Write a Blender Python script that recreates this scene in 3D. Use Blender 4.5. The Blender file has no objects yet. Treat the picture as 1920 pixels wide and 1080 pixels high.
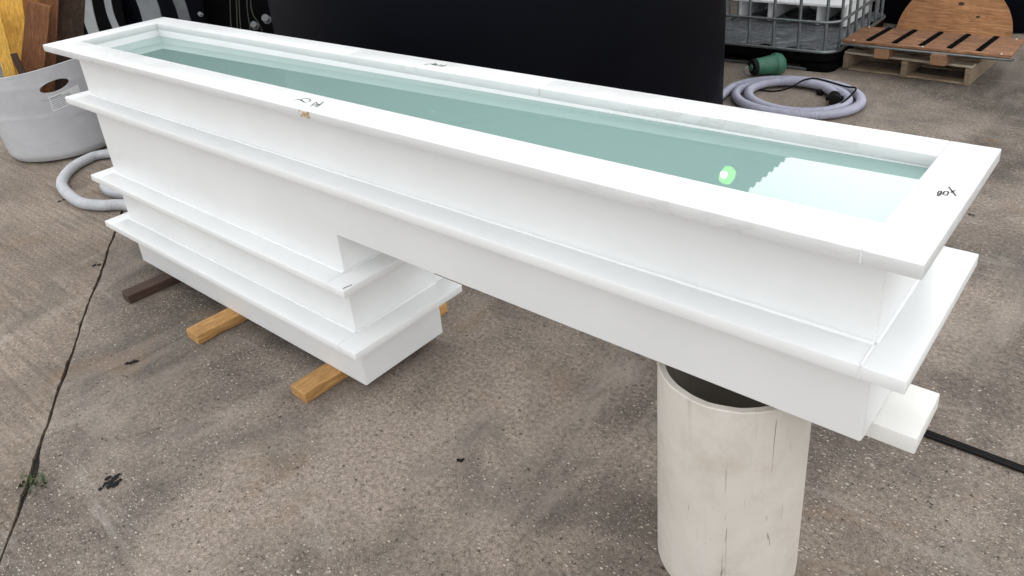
import bpy, bmesh, math, random
from mathutils import Vector, Matrix, noise
R = math.radians
random.seed(7)
scene = bpy.context.scene
COL = scene.collection

# ------------------------------------------------------------------ camera
F_PX, PX, PY = 1461.197, 960.0, 365.834            # measured on the 1920 x 1080 photograph
CAM = Vector((3.24844, -1.04265, 1.56665))
RT = Vector((0.76286565, 0.64158219, -0.08005184))
UP = Vector((-0.21658765, 0.37024212, 0.90333303))
FW = Vector((-0.60920095, 0.6717835, -0.42140377))
cd = bpy.data.cameras.new('camera')
cam = bpy.data.objects.new('camera', cd); COL.objects.link(cam)
cam.matrix_world = Matrix(((RT.x, UP.x, -FW.x, CAM.x), (RT.y, UP.y, -FW.y, CAM.y), (RT.z, UP.z, -FW.z, CAM.z), (0, 0, 0, 1)))
cd.sensor_fit = 'HORIZONTAL'; cd.sensor_width = 36.0; cd.lens = 36.0 * F_PX / 1920.0
cd.shift_x = 0.0; cd.shift_y = -(540.0 - PY) / 1920.0
cd.clip_start = 0.05; cd.clip_end = 500.0
scene.camera = cam

# ------------------------------------------------------------------ sky and sun (bright overcast)
SUN_AZ, SUN_EL = R(103), R(28)                       # direction towards the sun, azimuth from +X to +Y
w = bpy.data.worlds.new('World'); scene.world = w; w.use_nodes = True
nt = w.node_tree; nt.nodes.clear()
sky = nt.nodes.new('ShaderNodeTexSky'); sky.sky_type = 'NISHITA'; sky.sun_disc = False
sky.sun_elevation = SUN_EL; sky.sun_rotation = math.pi / 2 - SUN_AZ
sky.air_density = 1.0; sky.dust_density = 8.0; sky.ozone_density = 1.0
hs = nt.nodes.new('ShaderNodeHueSaturation'); hs.inputs['Saturation'].default_value = 0.12
bg = nt.nodes.new('ShaderNodeBackground'); bg.inputs['Strength'].default_value = 0.15
wo = nt.nodes.new('ShaderNodeOutputWorld')
veil = nt.nodes.new('ShaderNodeMix'); veil.data_type = 'RGBA'; veil.inputs[0].default_value = 0.88      # even cloud cover over the whole sky
veil.inputs[7].default_value = (8.0, 8.12, 8.25, 1)
nt.links.new(sky.outputs[0], hs.inputs['Color']); nt.links.new(hs.outputs[0], veil.inputs[6]); nt.links.new(veil.outputs[2], bg.inputs[0]); nt.links.new(bg.outputs[0], wo.inputs[0])
sl = bpy.data.lights.new('sun', 'SUN'); sl.energy = 0.34; sl.angle = R(50); sl.color = (1.0, 0.975, 0.94)
so = bpy.data.objects.new('sun', sl); COL.objects.link(so)
sd = Vector((math.cos(SUN_AZ) * math.cos(SUN_EL), math.sin(SUN_AZ) * math.cos(SUN_EL), math.sin(SUN_EL)))
so.location = sd * 30; so.rotation_euler = sd.to_track_quat('Z', 'Y').to_euler()
vs = scene.view_settings
vs.view_transform = 'Standard'; vs.look = 'None'; vs.gamma = 1.0; vs.use_curve_mapping = False; vs.exposure = 0.55
scene.render.engine = 'CYCLES'
scene.cycles.use_denoising = True
scene.cycles.use_adaptive_sampling = True; scene.cycles.adaptive_threshold = 0.03
scene.cycles.max_bounces = 8; scene.cycles.diffuse_bounces = 5; scene.cycles.transparent_max_bounces = 12

# ------------------------------------------------------------------ helpers
def ray(x, y): return FW + RT * ((x - PX) / F_PX) + UP * ((PY - y) / F_PX)
def atz(x, y, z=0.0):
    d = ray(x, y); return CAM + d * ((z - CAM.z) / d.z)
def atd(x, y, P):                                   # photograph pixel -> point on the upright plane through P
    n = Vector((FW.x, FW.y, 0)).normalized(); d = ray(x, y)
    return CAM + d * ((Vector(P) - CAM).dot(n) / d.dot(n))

class N:                                            # tiny node-tree writer
    def __init__(s, name):
        s.m = bpy.data.materials.new(name); s.m.use_nodes = True; s.t = s.m.node_tree; s.t.nodes.clear()
        s.out = s.n('OutputMaterial'); s.bsdf = s.n('BsdfPrincipled'); s.l(s.bsdf.outputs[0], s.out.inputs[0])
        s.tc = s.n('TexCoord')
    def n(s, ty, **kw):
        nd = s.t.nodes.new('ShaderNode' + ty)
        for k, v in kw.items():
            if k in nd.inputs: s.set(nd.inputs[k], v)
            else: setattr(nd, k, v)
        return nd
    def l(s, a, b): s.t.links.new(a, b)
    def set(s, inp, v):
        if isinstance(v, bpy.types.NodeSocket): s.l(v, inp)
        elif isinstance(v, (tuple, list)) and len(v) == 3 and inp.type == 'RGBA': inp.default_value = (*v, 1)
        else: inp.default_value = v
    def coord(s, scale=(1, 1, 1), rot=(0, 0, 0), loc=(0, 0, 0), kind='Object'):
        mp = s.n('Mapping'); s.l(s.tc.outputs[kind], mp.inputs[0])
        mp.inputs['Scale'].default_value = scale; mp.inputs['Rotation'].default_value = rot; mp.inputs['Location'].default_value = loc
        return mp.outputs[0]
    def noise(s, v, scale, detail=4, rough=0.55, dist=0.0):
        nd = s.n('TexNoise'); s.l(v, nd.inputs['Vector']); nd.inputs['Scale'].default_value = scale
        nd.inputs['Detail'].default_value = detail; nd.inputs['Roughness'].default_value = rough; nd.inputs['Distortion'].default_value = dist
        return nd.outputs[0]
    def voro(s, v, scale, rnd=1.0):
        nd = s.n('TexVoronoi'); s.l(v, nd.inputs['Vector']); nd.inputs['Scale'].default_value = scale; nd.inputs['Randomness'].default_value = rnd
        return nd.outputs['Distance'], nd.outputs['Color']
    def ramp(s, f, *stops):
        nd = s.n('ValToRGB'); s.l(f, nd.inputs[0]); e = nd.color_ramp.elements
        while len(e) < len(stops): e.new(0.5)
        for el, (p, c) in zip(e, stops):
            el.position = p; el.color = (c, c, c, 1) if isinstance(c, (int, float)) else (*c, 1)
        return nd.outputs[0]
    def mix(s, f, a, b, mode='MIX'):
        nd = s.n('Mix', data_type='RGBA', blend_type=mode)
        for i, v in ((0, f), (6, a), (7, b)):
            s.set(nd.inputs[i], v)
        return nd.outputs[2]
    def math(s, op, a, b=0.0, clamp=False):
        nd = s.n('Math', operation=op, use_clamp=clamp); s.set(nd.inputs[0], a); s.set(nd.inputs[1], b); return nd.outputs[0]
    def bump(s, h, strength, dist, prev=None):
        nd = s.n('Bump'); s.l(h, nd.inputs['Height']); nd.inputs['Strength'].default_value = strength; nd.inputs['Distance'].default_value = dist
        if prev is not None: s.l(prev, nd.inputs['Normal'])
        return nd.outputs[0]
    def done(s, color=None, rough=None, normal=None, **kw):
        if color is not None: s.set(s.bsdf.inputs['Base Color'], color)
        if rough is not None: s.set(s.bsdf.inputs['Roughness'], rough)
        if normal is not None: s.l(normal, s.bsdf.inputs['Normal'])
        for k, v in kw.items(): s.set(s.bsdf.inputs[k.replace('_', ' ')], v)
        return s.m

def link(name, me, mat=None, parent=None, label=None, cat=None, group=None, kind=None):
    o = bpy.data.objects.new(name, me); COL.objects.link(o)
    if mat is not None and me is not None and len(me.materials) == 0: me.materials.append(mat)
    if parent is not None: o.parent = parent
    if label: o['label'] = label
    if cat: o['category'] = cat
    if group: o['group'] = group
    if kind: o['kind'] = kind
    return o
def thing(name, label, cat, loc=(0, 0, 0), rz=0.0, group=None):
    o = link(name, None, label=label, cat=cat, group=group)
    o.location = loc; o.rotation_euler = (0, 0, rz); o.empty_display_size = 0.1
    return o
def finish(bm, smooth=False, ang=None):
    me = bpy.data.meshes.new('mesh'); bmesh.ops.recalc_face_normals(bm, faces=bm.faces[:]); bm.to_mesh(me); bm.free()
    if smooth:
        for p in me.polygons: p.use_smooth = True
        if ang is not None:
            try: me.set_sharp_from_angle(angle=ang)
            except Exception: pass
    return me
def box_me(a, b, bev=0.0, seg=2):
    bm = bmesh.new(); bmesh.ops.create_cube(bm, size=1.0)
    a, b = Vector(a), Vector(b); c = (a + b) / 2; d = b - a
    for v in bm.verts: v.co = Vector((c.x + v.co.x * d.x, c.y + v.co.y * d.y, c.z + v.co.z * d.z))
    if bev > 0: bmesh.ops.bevel(bm, geom=bm.edges[:], offset=bev, segments=seg, affect='EDGES', profile=0.5)
    return finish(bm, bev > 0, R(40))
def poly_me(pts, d, bev=0.0):                        # polygon in XZ extruded along +Y by d
    bm = bmesh.new(); vs_ = [bm.verts.new((x, 0, z)) for x, z in pts]; f = bm.faces.new(vs_)
    ex = bmesh.ops.extrude_face_region(bm, geom=[f])
    for v in [g for g in ex['geom'] if isinstance(g, bmesh.types.BMVert)]: v.co.y += d
    if bev > 0: bmesh.ops.bevel(bm, geom=bm.edges[:], offset=bev, segments=2, affect='EDGES', profile=0.5)
    return finish(bm, bev > 0, R(40))
def tube_me(pts, r, n=10, closed=False, caps=True, ridge=0.0, flat=1.0):
    P = [Vector(p) for p in pts]; bm = bmesh.new(); rings = []; m = len(P)
    prev = None
    for i, p in enumerate(P):
        if closed: t = P[(i + 1) % m] - P[i - 1]
        else: t = P[min(i + 1, m - 1)] - P[max(i - 1, 0)]
        t.normalize()
        if prev is None: u = t.cross(Vector((0, 0, 1))) if abs(t.z) < 0.9 else t.cross(Vector((1, 0, 0)))
        else: u = prev - t * prev.dot(t)
        u.normalize(); prev = u; v = t.cross(u)
        rr = r(i / max(1, m - 1)) if callable(r) else r
        if ridge and i % 2: rr *= 1 - ridge
        rings.append([bm.verts.new(p + (u * math.cos(a) + v * math.sin(a) * flat) * rr) for a in [2 * math.pi * k / n for k in range(n)]])
    for i in range(m if closed else m - 1):
        a, b = rings[i], rings[(i + 1) % m]
        for k in range(n): bm.faces.new((a[k], a[(k + 1) % n], b[(k + 1) % n], b[k]))
    if caps and not closed: bm.faces.new(rings[0][::-1]); bm.faces.new(rings[-1])
    return finish(bm, True, R(50))
def spline(pts, k=12, closed=False):
    P = [Vector(p) for p in pts]; out = []; m = len(P)
    for i in range(m if closed else m - 1):
        g = (lambda j: P[j % m]) if closed else (lambda j: P[max(0, min(m - 1, j))])
        a, b, c, d = g(i - 1), g(i), g(i + 1), g(i + 2)
        for q in range(k):
            t = q / k
            out.append(0.5 * ((2 * b) + (c - a) * t + (2 * a - 5 * b + 4 * c - d) * t * t + (3 * b - a - 3 * c + d) * t ** 3))
    if not closed: out.append(P[-1])
    return out
def lathe_me(prof, n=48, close_top=False, close_bottom=False, wob=None):
    bm = bmesh.new(); rings = []
    for (r, z) in prof:
        rings.append([bm.verts.new((r * math.cos(a), r * math.sin(a), z + (wob(a, z) if wob else 0))) for a in [2 * math.pi * k / n for k in range(n)]])
    for a, b in zip(rings, rings[1:]):
        for k in range(n): bm.faces.new((a[k], a[(k + 1) % n], b[(k + 1) % n], b[k]))
    if close_bottom: bm.faces.new(rings[0][::-1])
    if close_top: bm.faces.new(rings[-1])
    return finish(bm, True, R(40))

# ------------------------------------------------------------------ materials
BROOM = R(63)
def m_concrete(name, broom):
    s = N(name); v = s.coord()
    big = s.noise(v, 0.9, 3, 0.55, 0.5); mid = s.noise(v, 4.6, 5, 0.66, 0.7); fine = s.noise(v, 72, 4, 0.75); grit = s.noise(v, 300, 1, 0.5)
    if broom: a, b = (0.150, 0.118, 0.091), (0.262, 0.210, 0.166)
    else: a, b = (0.104, 0.085, 0.070), (0.285, 0.236, 0.195)
    col = s.mix(s.ramp(s.math('ADD', s.math('MULTIPLY', big, 0.68), s.math('MULTIPLY', mid, 0.32)), (0.40, 0.0), (0.60, 1.0)), a, b)
    col = s.mix(0.85, col, s.ramp(fine, (0.28, 0.30), (0.50, 0.94), (0.70, 1.55)), 'MULTIPLY')
    col = s.mix(0.8, col, s.ramp(grit, (0.25, 0.45), (0.5, 1.0), (0.75, 1.5)), 'MULTIPLY')
    # stains, rust-tan patches and pale scuffs, each with a shape of its own
    st = s.ramp(s.noise(s.coord(loc=(3.1, 7.7, 0)), 1.7, 4, 0.62, 0.9), (0.55, 0.0), (0.68, 1.0))
    col = s.mix(s.math('MULTIPLY', st, 0.5), col, (0.088, 0.080, 0.073))
    tan = s.ramp(s.noise(s.coord(loc=(-4.0, 2.0, 0)), 2.6, 3, 0.6, 0.7), (0.60, 0.0), (0.70, 1.0))
    col = s.mix(s.math('MULTIPLY', tan, 0.5), col, (0.200, 0.132, 0.080))
    pale = s.ramp(s.noise(s.coord(scale=(0.5, 2.8, 1), rot=(0, 0, R(38)), loc=(1, 1, 0)), 2.0, 5, 0.72, 1.4), (0.585, 0.0), (0.70, 1.0))
    col = s.mix(s.math('MULTIPLY', pale, 0.42), col, (0.37, 0.335, 0.30))
    sweep = s.ramp(s.noise(s.coord(scale=(2.2, 0.5, 1), rot=(0, 0, R(-25)), loc=(5, 2, 0)), 1.3, 4, 0.65, 1.6), (0.54, 0.0), (0.68, 1.0))
    col = s.mix(s.math('MULTIPLY', sweep, 0.38), col, (0.33, 0.285, 0.245))
    h = s.math('MULTIPLY', fine, 0.7)
    if broom:
        line = s.noise(s.coord(scale=(3, 60, 1), rot=(0, 0, -BROOM)), 1.0, 4, 0.6, 0.3)
        col = s.mix(0.6, col, s.ramp(line, (0.3, 0.50), (0.50, 1.0), (0.70, 1.36)), 'MULTIPLY')
        h = s.math('ADD', h, s.math('MULTIPLY', line, 0.7))
    dens = s.ramp(s.noise(s.coord(loc=(9, 4, 0)), 1.4, 3, 0.6, 0.5), (0.36, 0.0), (0.60, 0.28))
    wob = s.math('MULTIPLY', s.math('SUBTRACT', fine, 0.5), 0.75)
    for sc, thr, size, c in ((78, 1.10 if broom else 0.99, 0.27, (0.56, 0.50, 0.42)), (140, 1.12 if broom else 1.0, 0.30, (0.50, 0.45, 0.385)), (34, 1.13 if broom else 1.09, 0.17, (0.52, 0.47, 0.41))):
        d, cc = s.voro(s.coord(scale=(1, 1.7, 1), rot=(0, 0, R(20)), loc=(sc, 0, 0)), sc)
        sep = s.n('SeparateColor'); s.l(cc, sep.inputs[0])
        on = s.math('GREATER_THAN', s.math('ADD', sep.outputs[0], dens), thr)
        f = s.math('MULTIPLY', on, s.ramp(s.math('ADD', d, wob), (size - 0.06, 1.0), (size + 0.06, 0.0)))
        col = s.mix(f, col, s.mix(sep.outputs[1], tuple(x * 0.5 for x in c), c)); h = s.math('ADD', h, s.math('MULTIPLY', f, 0.35))
    for sc, thr, size in ((58, 0.92, 0.16), (120, 0.88, 0.20)):
        d, cc = s.voro(s.coord(loc=(0, sc, 0)), sc); sep = s.n('SeparateColor'); s.l(cc, sep.inputs[0])
        on = s.math('GREATER_THAN', sep.outputs[0], thr + (0.05 if broom else 0))
        f = s.math('MULTIPLY', on, s.ramp(s.math('ADD', d, wob), (size - 0.1, 1.0), (size + 0.08, 0.0)))
        col = s.mix(s.math('MULTIPLY', f, 0.8), col, (0.03, 0.025, 0.022)); h = s.math('SUBTRACT', h, s.math('MULTIPLY', f, 1.2))
    return s.done(col, s.ramp(mid, (0.3, 0.66), (0.7, 0.88)), s.bump(h, 0.8, 0.006), Specular_IOR_Level=0.3)

def m_plastic(name, worn):
    s = N(name); v = s.coord()
    col = s.mix(s.ramp(s.noise(v, 3.0, 4, 0.5), (0.3, 0.0), (0.7, 1.0)), (0.75, 0.762, 0.76), (0.795, 0.806, 0.804))
    if worn:
        col = s.mix(1.0, col, (0.84, 0.84, 0.84), 'MULTIPLY')
        vein = s.noise(s.coord(scale=(2.2, 5, 5), loc=(2, 5, 0)), 2.6, 7, 0.68, 1.8)
        f = s.math('MULTIPLY', s.ramp(vein, (0.50, 0.0), (0.57, 0.75), (0.64, 0.15)), s.ramp(s.noise(v, 1.3, 3), (0.42, 0.0), (0.62, 1.0)))
        col = s.mix(s.math('MULTIPLY', f, 0.5), col, (0.42, 0.41, 0.40))
        scr = s.noise(s.coord(scale=(3, 60, 60), rot=(0, 0, R(24))), 1.2, 5, 0.7, 0.8)
        f2 = s.math('MULTIPLY', s.ramp(scr, (0.66, 0.0), (0.72, 1.0)), s.ramp(s.noise(s.coord(loc=(4, 4, 4)), 4.0, 3), (0.5, 0.0), (0.6, 1.0)))
        col = s.mix(s.math('MULTIPLY', f2, 0.55), col, (0.42, 0.41, 0.40))
    r = s.ramp(s.noise(v, 9, 5, 0.6), (0.3, 0.34), (0.7, 0.5))
    nrm = s.bump(s.noise(v, 14, 3, 0.5), 0.05, 0.01)
    return s.done(col, r, nrm, Subsurface_Weight=0.25, Subsurface_Radius=(1.0, 1.0, 1.0), Subsurface_Scale=0.012)

def m_flat(name, col, rough=0.5, var=0.12, scale=12, bump=0.1, metal=0.0, spec=None):
    s = N(name); v = s.coord(); f = s.noise(v, scale, 5, 0.6)
    c = s.mix(s.ramp(f, (0.3, 0.0), (0.7, 1.0)), tuple(max(0, x * (1 - var)) for x in col), tuple(min(1, x * (1 + var)) for x in col))
    m = s.done(c, s.ramp(f, (0.3, max(0.05, rough - 0.08)), (0.7, min(1, rough + 0.08))), s.bump(s.noise(v, scale * 5, 4, 0.6), bump, 0.004), Metallic=metal)
    if spec is not None: s.bsdf.inputs['Specular IOR Level'].default_value = spec
    return m

def m_wood(name, light, dark, grain=(5, 80, 80), knots=True, seed=0.0, rough=0.75):
    s = N(name); oi = s.n('ObjectInfo')
    off = s.n('VectorMath', operation='SCALE'); off.inputs[0].default_value = (13.7, 7.3, 3.1); s.l(oi.outputs['Random'], off.inputs['Scale'])
    ad = s.n('VectorMath', operation='ADD'); s.l(s.tc.outputs['Object'], ad.inputs[0]); s.l(off.outputs[0], ad.inputs[1])
    mp = s.n('Mapping'); s.l(ad.outputs[0], mp.inputs[0]); mp.inputs['Scale'].default_value = grain; mp.inputs['Location'].default_value = (seed, seed * 2, seed)
    v = mp.outputs[0]
    g1 = s.noise(v, 1.0, 6, 0.6, 1.6); g2 = s.noise(v, 3.5, 6, 0.7, 0.6)
    col = s.mix(s.ramp(g1, (0.36, 0.0), (0.45, 0.75), (0.51, 0.2), (0.57, 0.85), (0.66, 1.0)), dark, light)
    col = s.mix(0.6, col, s.ramp(g2, (0.34, 0.42), (0.52, 1.0), (0.7, 1.25)), 'MULTIPLY')
    big = s.noise(ad.outputs[0], 5.0, 4, 0.6)
    col = s.mix(0.7, col, s.ramp(big, (0.3, 0.6), (0.65, 1.12)), 'MULTIPLY')
    h = g2
    if knots:
        mk = s.n('Mapping'); s.l(ad.outputs[0], mk.inputs[0]); mk.inputs['Scale'].default_value = (2.2, 5.0, 5.0)
        d, cc = s.voro(mk.outputs[0], 1.2)
        f = s.ramp(d, (0.05, 1.0), (0.13, 0.35), (0.19, 0.0))
        col = s.mix(s.math('MULTIPLY', f, 0.85), col, tuple(x * 0.22 for x in dark))
    return s.done(col, rough, s.bump(h, 0.3, 0.003))

M = {}
M['slab'] = m_concrete('shell_concrete', False)
M['slab_broom'] = m_concrete('broomed_concrete', True)
M['soil'] = m_flat('joint_dirt', (0.018, 0.0145, 0.0115), 0.95, 0.5, 60, 0.8)
M['hdpe'] = m_plastic('white_plastic', False)
M['rim'] = m_plastic('scuffed_white_plastic', True)
M['cream'] = m_flat('cream_plastic', (0.76, 0.758, 0.725), 0.42, 0.04, 8, 0.05)
M['weld'] = m_flat('weld_plastic', (0.80, 0.81, 0.808), 0.35, 0.02, 30, 0.1)
M['ink'] = m_flat('black_marker', (0.05, 0.05, 0.055), 0.7, 0.5, 90, 0.0, spec=0.1)
M['tanstain'] = m_flat('tan_glue', (0.50, 0.36, 0.20), 0.8, 0.4, 90, 0.5)
M['black_tank'] = m_flat('black_polyethylene', (0.0028, 0.0032, 0.0055), 0.5, 0.25, 2, 0.05, spec=0.045)
M['black'] = m_flat('black_plastic', (0.003, 0.003, 0.0034), 0.6, 0.3, 10, 0.1, spec=0.03)
M['rubber'] = m_flat('black_rubber', (0.008, 0.0075, 0.0075), 0.6, 0.3, 40, 0.2, spec=0.12)
M['hose'] = m_flat('lavender_grey_hose', (0.37, 0.37, 0.455), 0.5, 0.12, 20, 0.05)
M['hose2'] = m_flat('grey_hose', (0.46, 0.47, 0.49), 0.4, 0.1, 20, 0.05)
M['green'] = m_flat('green_pump_paint', (0.035, 0.135, 0.085), 0.5, 0.2, 14, 0.1)
M['steel'] = m_flat('galvanised_tube', (0.20, 0.22, 0.225), 0.42, 0.2, 30, 0.15, 0.75)
M['screw'] = m_flat('screw_head', (0.75, 0.74, 0.7), 0.3, 0.1, 30, 0.0, 0.3)
M['greyply'] = m_flat('grey_sheet', (0.34, 0.36, 0.37), 0.5, 0.16, 5, 0.05)
M['greymid'] = m_flat('mid_grey_sheet', (0.19, 0.205, 0.215), 0.5, 0.2, 4, 0.05)
M['greydark'] = m_flat('dark_grey_sheet', (0.11, 0.12, 0.125), 0.5, 0.25, 6, 0.05)
M['pine'] = m_wood('yellow_pine', (0.64, 0.36, 0.125), (0.34, 0.165, 0.05))
M['ply_yellow'] = m_wood('yellow_plywood', (0.84, 0.50, 0.095), (0.58, 0.30, 0.045), (6, 34, 34))
M['wet'] = m_wood('wet_dark_timber', (0.085, 0.042, 0.026), (0.035, 0.017, 0.011))
M['brown'] = m_wood('brown_board', (0.30, 0.125, 0.05), (0.13, 0.05, 0.02))
M['darkply'] = m_wood('dark_plywood', (0.075, 0.042, 0.024), (0.03, 0.016, 0.009), (9, 30, 30), False)
M['orange'] = m_wood('orange_board', (0.55, 0.26, 0.075), (0.30, 0.12, 0.03))
M['ply'] = m_wood('fir_plywood', (0.37, 0.185, 0.092), (0.13, 0.055, 0.027), (3.5, 30, 30))
M['ply_disc'] = m_wood('fir_plywood_disc', (0.56, 0.275, 0.12), (0.31, 0.13, 0.05), (2.2, 22, 22), False)
M['block'] = m_wood('sawn_block', (0.40, 0.22, 0.12), (0.20, 0.10, 0.05))
M['pallet'] = m_wood('pallet_wood', (0.34, 0.255, 0.17), (0.14, 0.095, 0.06))
M['pallet_pale'] = m_wood('pale_slat', (0.60, 0.53, 0.42), (0.42, 0.34, 0.24))

def m_pipe():
    s = N('worn_pvc'); v = s.coord()
    col = s.mix(s.ramp(s.noise(v, 4.5, 5, 0.6, 0.5), (0.3, 0.0), (0.7, 1.0)), (0.56, 0.52, 0.465), (0.665, 0.63, 0.575))
    col = s.mix(s.math('MULTIPLY', s.ramp(s.noise(s.coord(loc=(3, 1, 2)), 9, 6, 0.65), (0.5, 0.0), (0.7, 1.0)), 0.5), col, (0.44, 0.385, 0.315))
    run = s.noise(s.coord(scale=(26, 26, 1.1)), 1.0, 6, 0.7, 0.8)
    col = s.mix(s.math('MULTIPLY', s.ramp(run, (0.56, 0.0), (0.72, 1.0)), 0.35), col, (0.38, 0.34, 0.29))
    scr = s.noise(s.coord(scale=(75, 75, 7), rot=(0, R(16), 0)), 1.0, 4, 0.7, 1.0)
    f = s.math('MULTIPLY', s.ramp(scr, (0.665, 0.0), (0.70, 1.0)), s.ramp(s.noise(s.coord(loc=(8, 8, 8)), 6, 3), (0.46, 0.0), (0.56, 1.0)))
    col = s.mix(s.math('MULTIPLY', f, 0.75), col, (0.10, 0.085, 0.07))
    scr2 = s.noise(s.coord(scale=(120, 120, 4), loc=(5, 5, 5)), 1.0, 3, 0.6, 0.4)
    f3 = s.math('MULTIPLY', s.ramp(scr2, (0.675, 0.0), (0.71, 1.0)), s.ramp(s.noise(s.coord(loc=(1, 8, 3), scale=(6, 6, 2)), 1, 3), (0.5, 0.0), (0.58, 1.0)))
    col = s.mix(s.math('MULTIPLY', f3, 0.8), col, (0.16, 0.11, 0.08))
    return s.done(col, 0.5, s.bump(s.math('ADD', s.noise(v, 40, 4), s.math('MULTIPLY', f, -1.0)), 0.15, 0.003))
M['pipe'] = m_pipe()

def m_bin():
    s = N('grey_tub_plastic'); v = s.coord()
    col = s.mix(s.ramp(s.noise(v, 4, 5, 0.6), (0.3, 0.0), (0.7, 1.0)), (0.42, 0.425, 0.445), (0.54, 0.545, 0.565))
    sc = s.noise(s.coord(scale=(3, 3, 34)), 1.4, 5, 0.7, 0.6)
    f = s.math('MULTIPLY', s.ramp(sc, (0.62, 0.0), (0.70, 1.0)), s.ramp(s.noise(s.coord(loc=(2, 2, 2)), 3.2, 3), (0.44, 0.0), (0.58, 1.0)))
    col = s.mix(s.math('MULTIPLY', f, 0.85), col, (0.15, 0.145, 0.14))
    d = s.ramp(s.noise(s.coord(loc=(6, 1, 2)), 22, 4, 0.7), (0.66, 0.0), (0.74, 1.0))
    col = s.mix(s.math('MULTIPLY', d, 0.5), col, (0.2, 0.19, 0.18))
    return s.done(col, 0.42, s.bump(s.noise(v, 7, 4), 0.15, 0.02))
M['bin'] = m_bin()

def m_water():
    m = bpy.data.materials.new('clear_water'); m.use_nodes = True; t = m.node_tree; t.nodes.clear()
    o = t.nodes.new('ShaderNodeOutputMaterial'); mx = t.nodes.new('ShaderNodeMixShader')
    fr = t.nodes.new('ShaderNodeFresnel'); fr.inputs[0].default_value = 1.48
    tr = t.nodes.new('ShaderNodeBsdfTransparent'); tr.inputs[0].default_value = (0.74, 0.90, 0.875, 1)
    gl = t.nodes.new('ShaderNodeBsdfGlossy'); gl.inputs['Roughness'].default_value = 0.0; gl.inputs['Color'].default_value = (1, 1, 1, 1)
    df = t.nodes.new('ShaderNodeBsdfDiffuse'); df.inputs[0].default_value = (0.43, 0.65, 0.605, 1)
    body = t.nodes.new('ShaderNodeMixShader'); body.inputs[0].default_value = 0.42      # slightly cloudy water
    t.links.new(tr.outputs[0], body.inputs[1]); t.links.new(df.outputs[0], body.inputs[2])
    t.links.new(fr.outputs[0], mx.inputs[0]); t.links.new(body.outputs[0], mx.inputs[1]); t.links.new(gl.outputs[0], mx.inputs[2]); t.links.new(mx.outputs[0], o.inputs[0])
    return m
M['water'] = m_water()

def m_sheetplastic():
    s = N('crumpled_liner'); v = s.coord()
    f = s.noise(v, 5, 4, 0.6, 2.0)
    return s.done(s.mix(f, (0.11, 0.12, 0.125), (0.26, 0.27, 0.29)), s.ramp(f, (0.3, 0.12), (0.7, 0.3)), s.bump(s.noise(v, 6, 5, 0.6, 1.5), 0.9, 0.05), Metallic=0.35)
M['liner'] = m_sheetplastic()

# ------------------------------------------------------------------ ground: two concrete slabs with an open joint
def slab(name, poly_edge, far, mat, label=None):
    """thick slab whose first edge is the irregular joint line"""
    bm = bmesh.new(); pts = poly_edge + far
    top = [bm.verts.new((x, y, 0.0)) for x, y in pts]
    f = bm.faces.new(top)
    ex = bmesh.ops.extrude_face_region(bm, geom=[f])
    for v in [g for g in ex['geom'] if isinstance(g, bmesh.types.BMVert)]: v.co.z -= 0.12
    return link(name, finish(bm), mat, kind='structure')
J0, J1 = Vector((-0.383, 0.152)), Vector((1.252, -0.890))
jd = (J1 - J0).normalized(); jn = Vector((-jd.y, jd.x))          # jn points to the right/back slab
edgeA, edgeB = [], []
k = -60.0
while k <= 60.0:
    p = J0 + jd * k
    wv = 0.010 * noise.noise(Vector((k * 2.1, 3.3, 0))) + 0.007 * noise.noise(Vector((k * 9.0, 1.3, 0)))
    gap = 0.0052 + 0.0035 * noise.noise(Vector((k * 5.0, 9.1, 0))) + 0.003 * noise.noise(Vector((k * 23.0, 5.1, 0)))
    bulge = 0.013 * math.exp(-((k - 1.63) / 0.075) ** 2)         # broken corner where the weed grows
    a = p + jn * (wv + gap + bulge); b = p + jn * (wv - gap + 0.004 * noise.noise(Vector((k * 31.0, 2.0, 0))))
    edgeA.append((a.x, a.y)); edgeB.append((b.x, b.y))
    k += 0.03 if -2 < k < 4 else 2.0
fr_ = jn * 80
slabA = slab('concrete_ground', edgeA, [(edgeA[-1][0] + fr_.x, edgeA[-1][1] + fr_.y), (edgeA[0][0] + fr_.x, edgeA[0][1] + fr_.y)], M['slab'])
slabB = slab('concrete_ground', edgeB, [(edgeB[-1][0] - fr_.x, edgeB[-1][1] - fr_.y), (edgeB[0][0] - fr_.x, edgeB[0][1] - fr_.y)], M['slab_broom'])
base = link('soil', box_me((-90, -90, -0.30), (90, 90, -0.012)), M['soil'], kind='structure')

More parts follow.
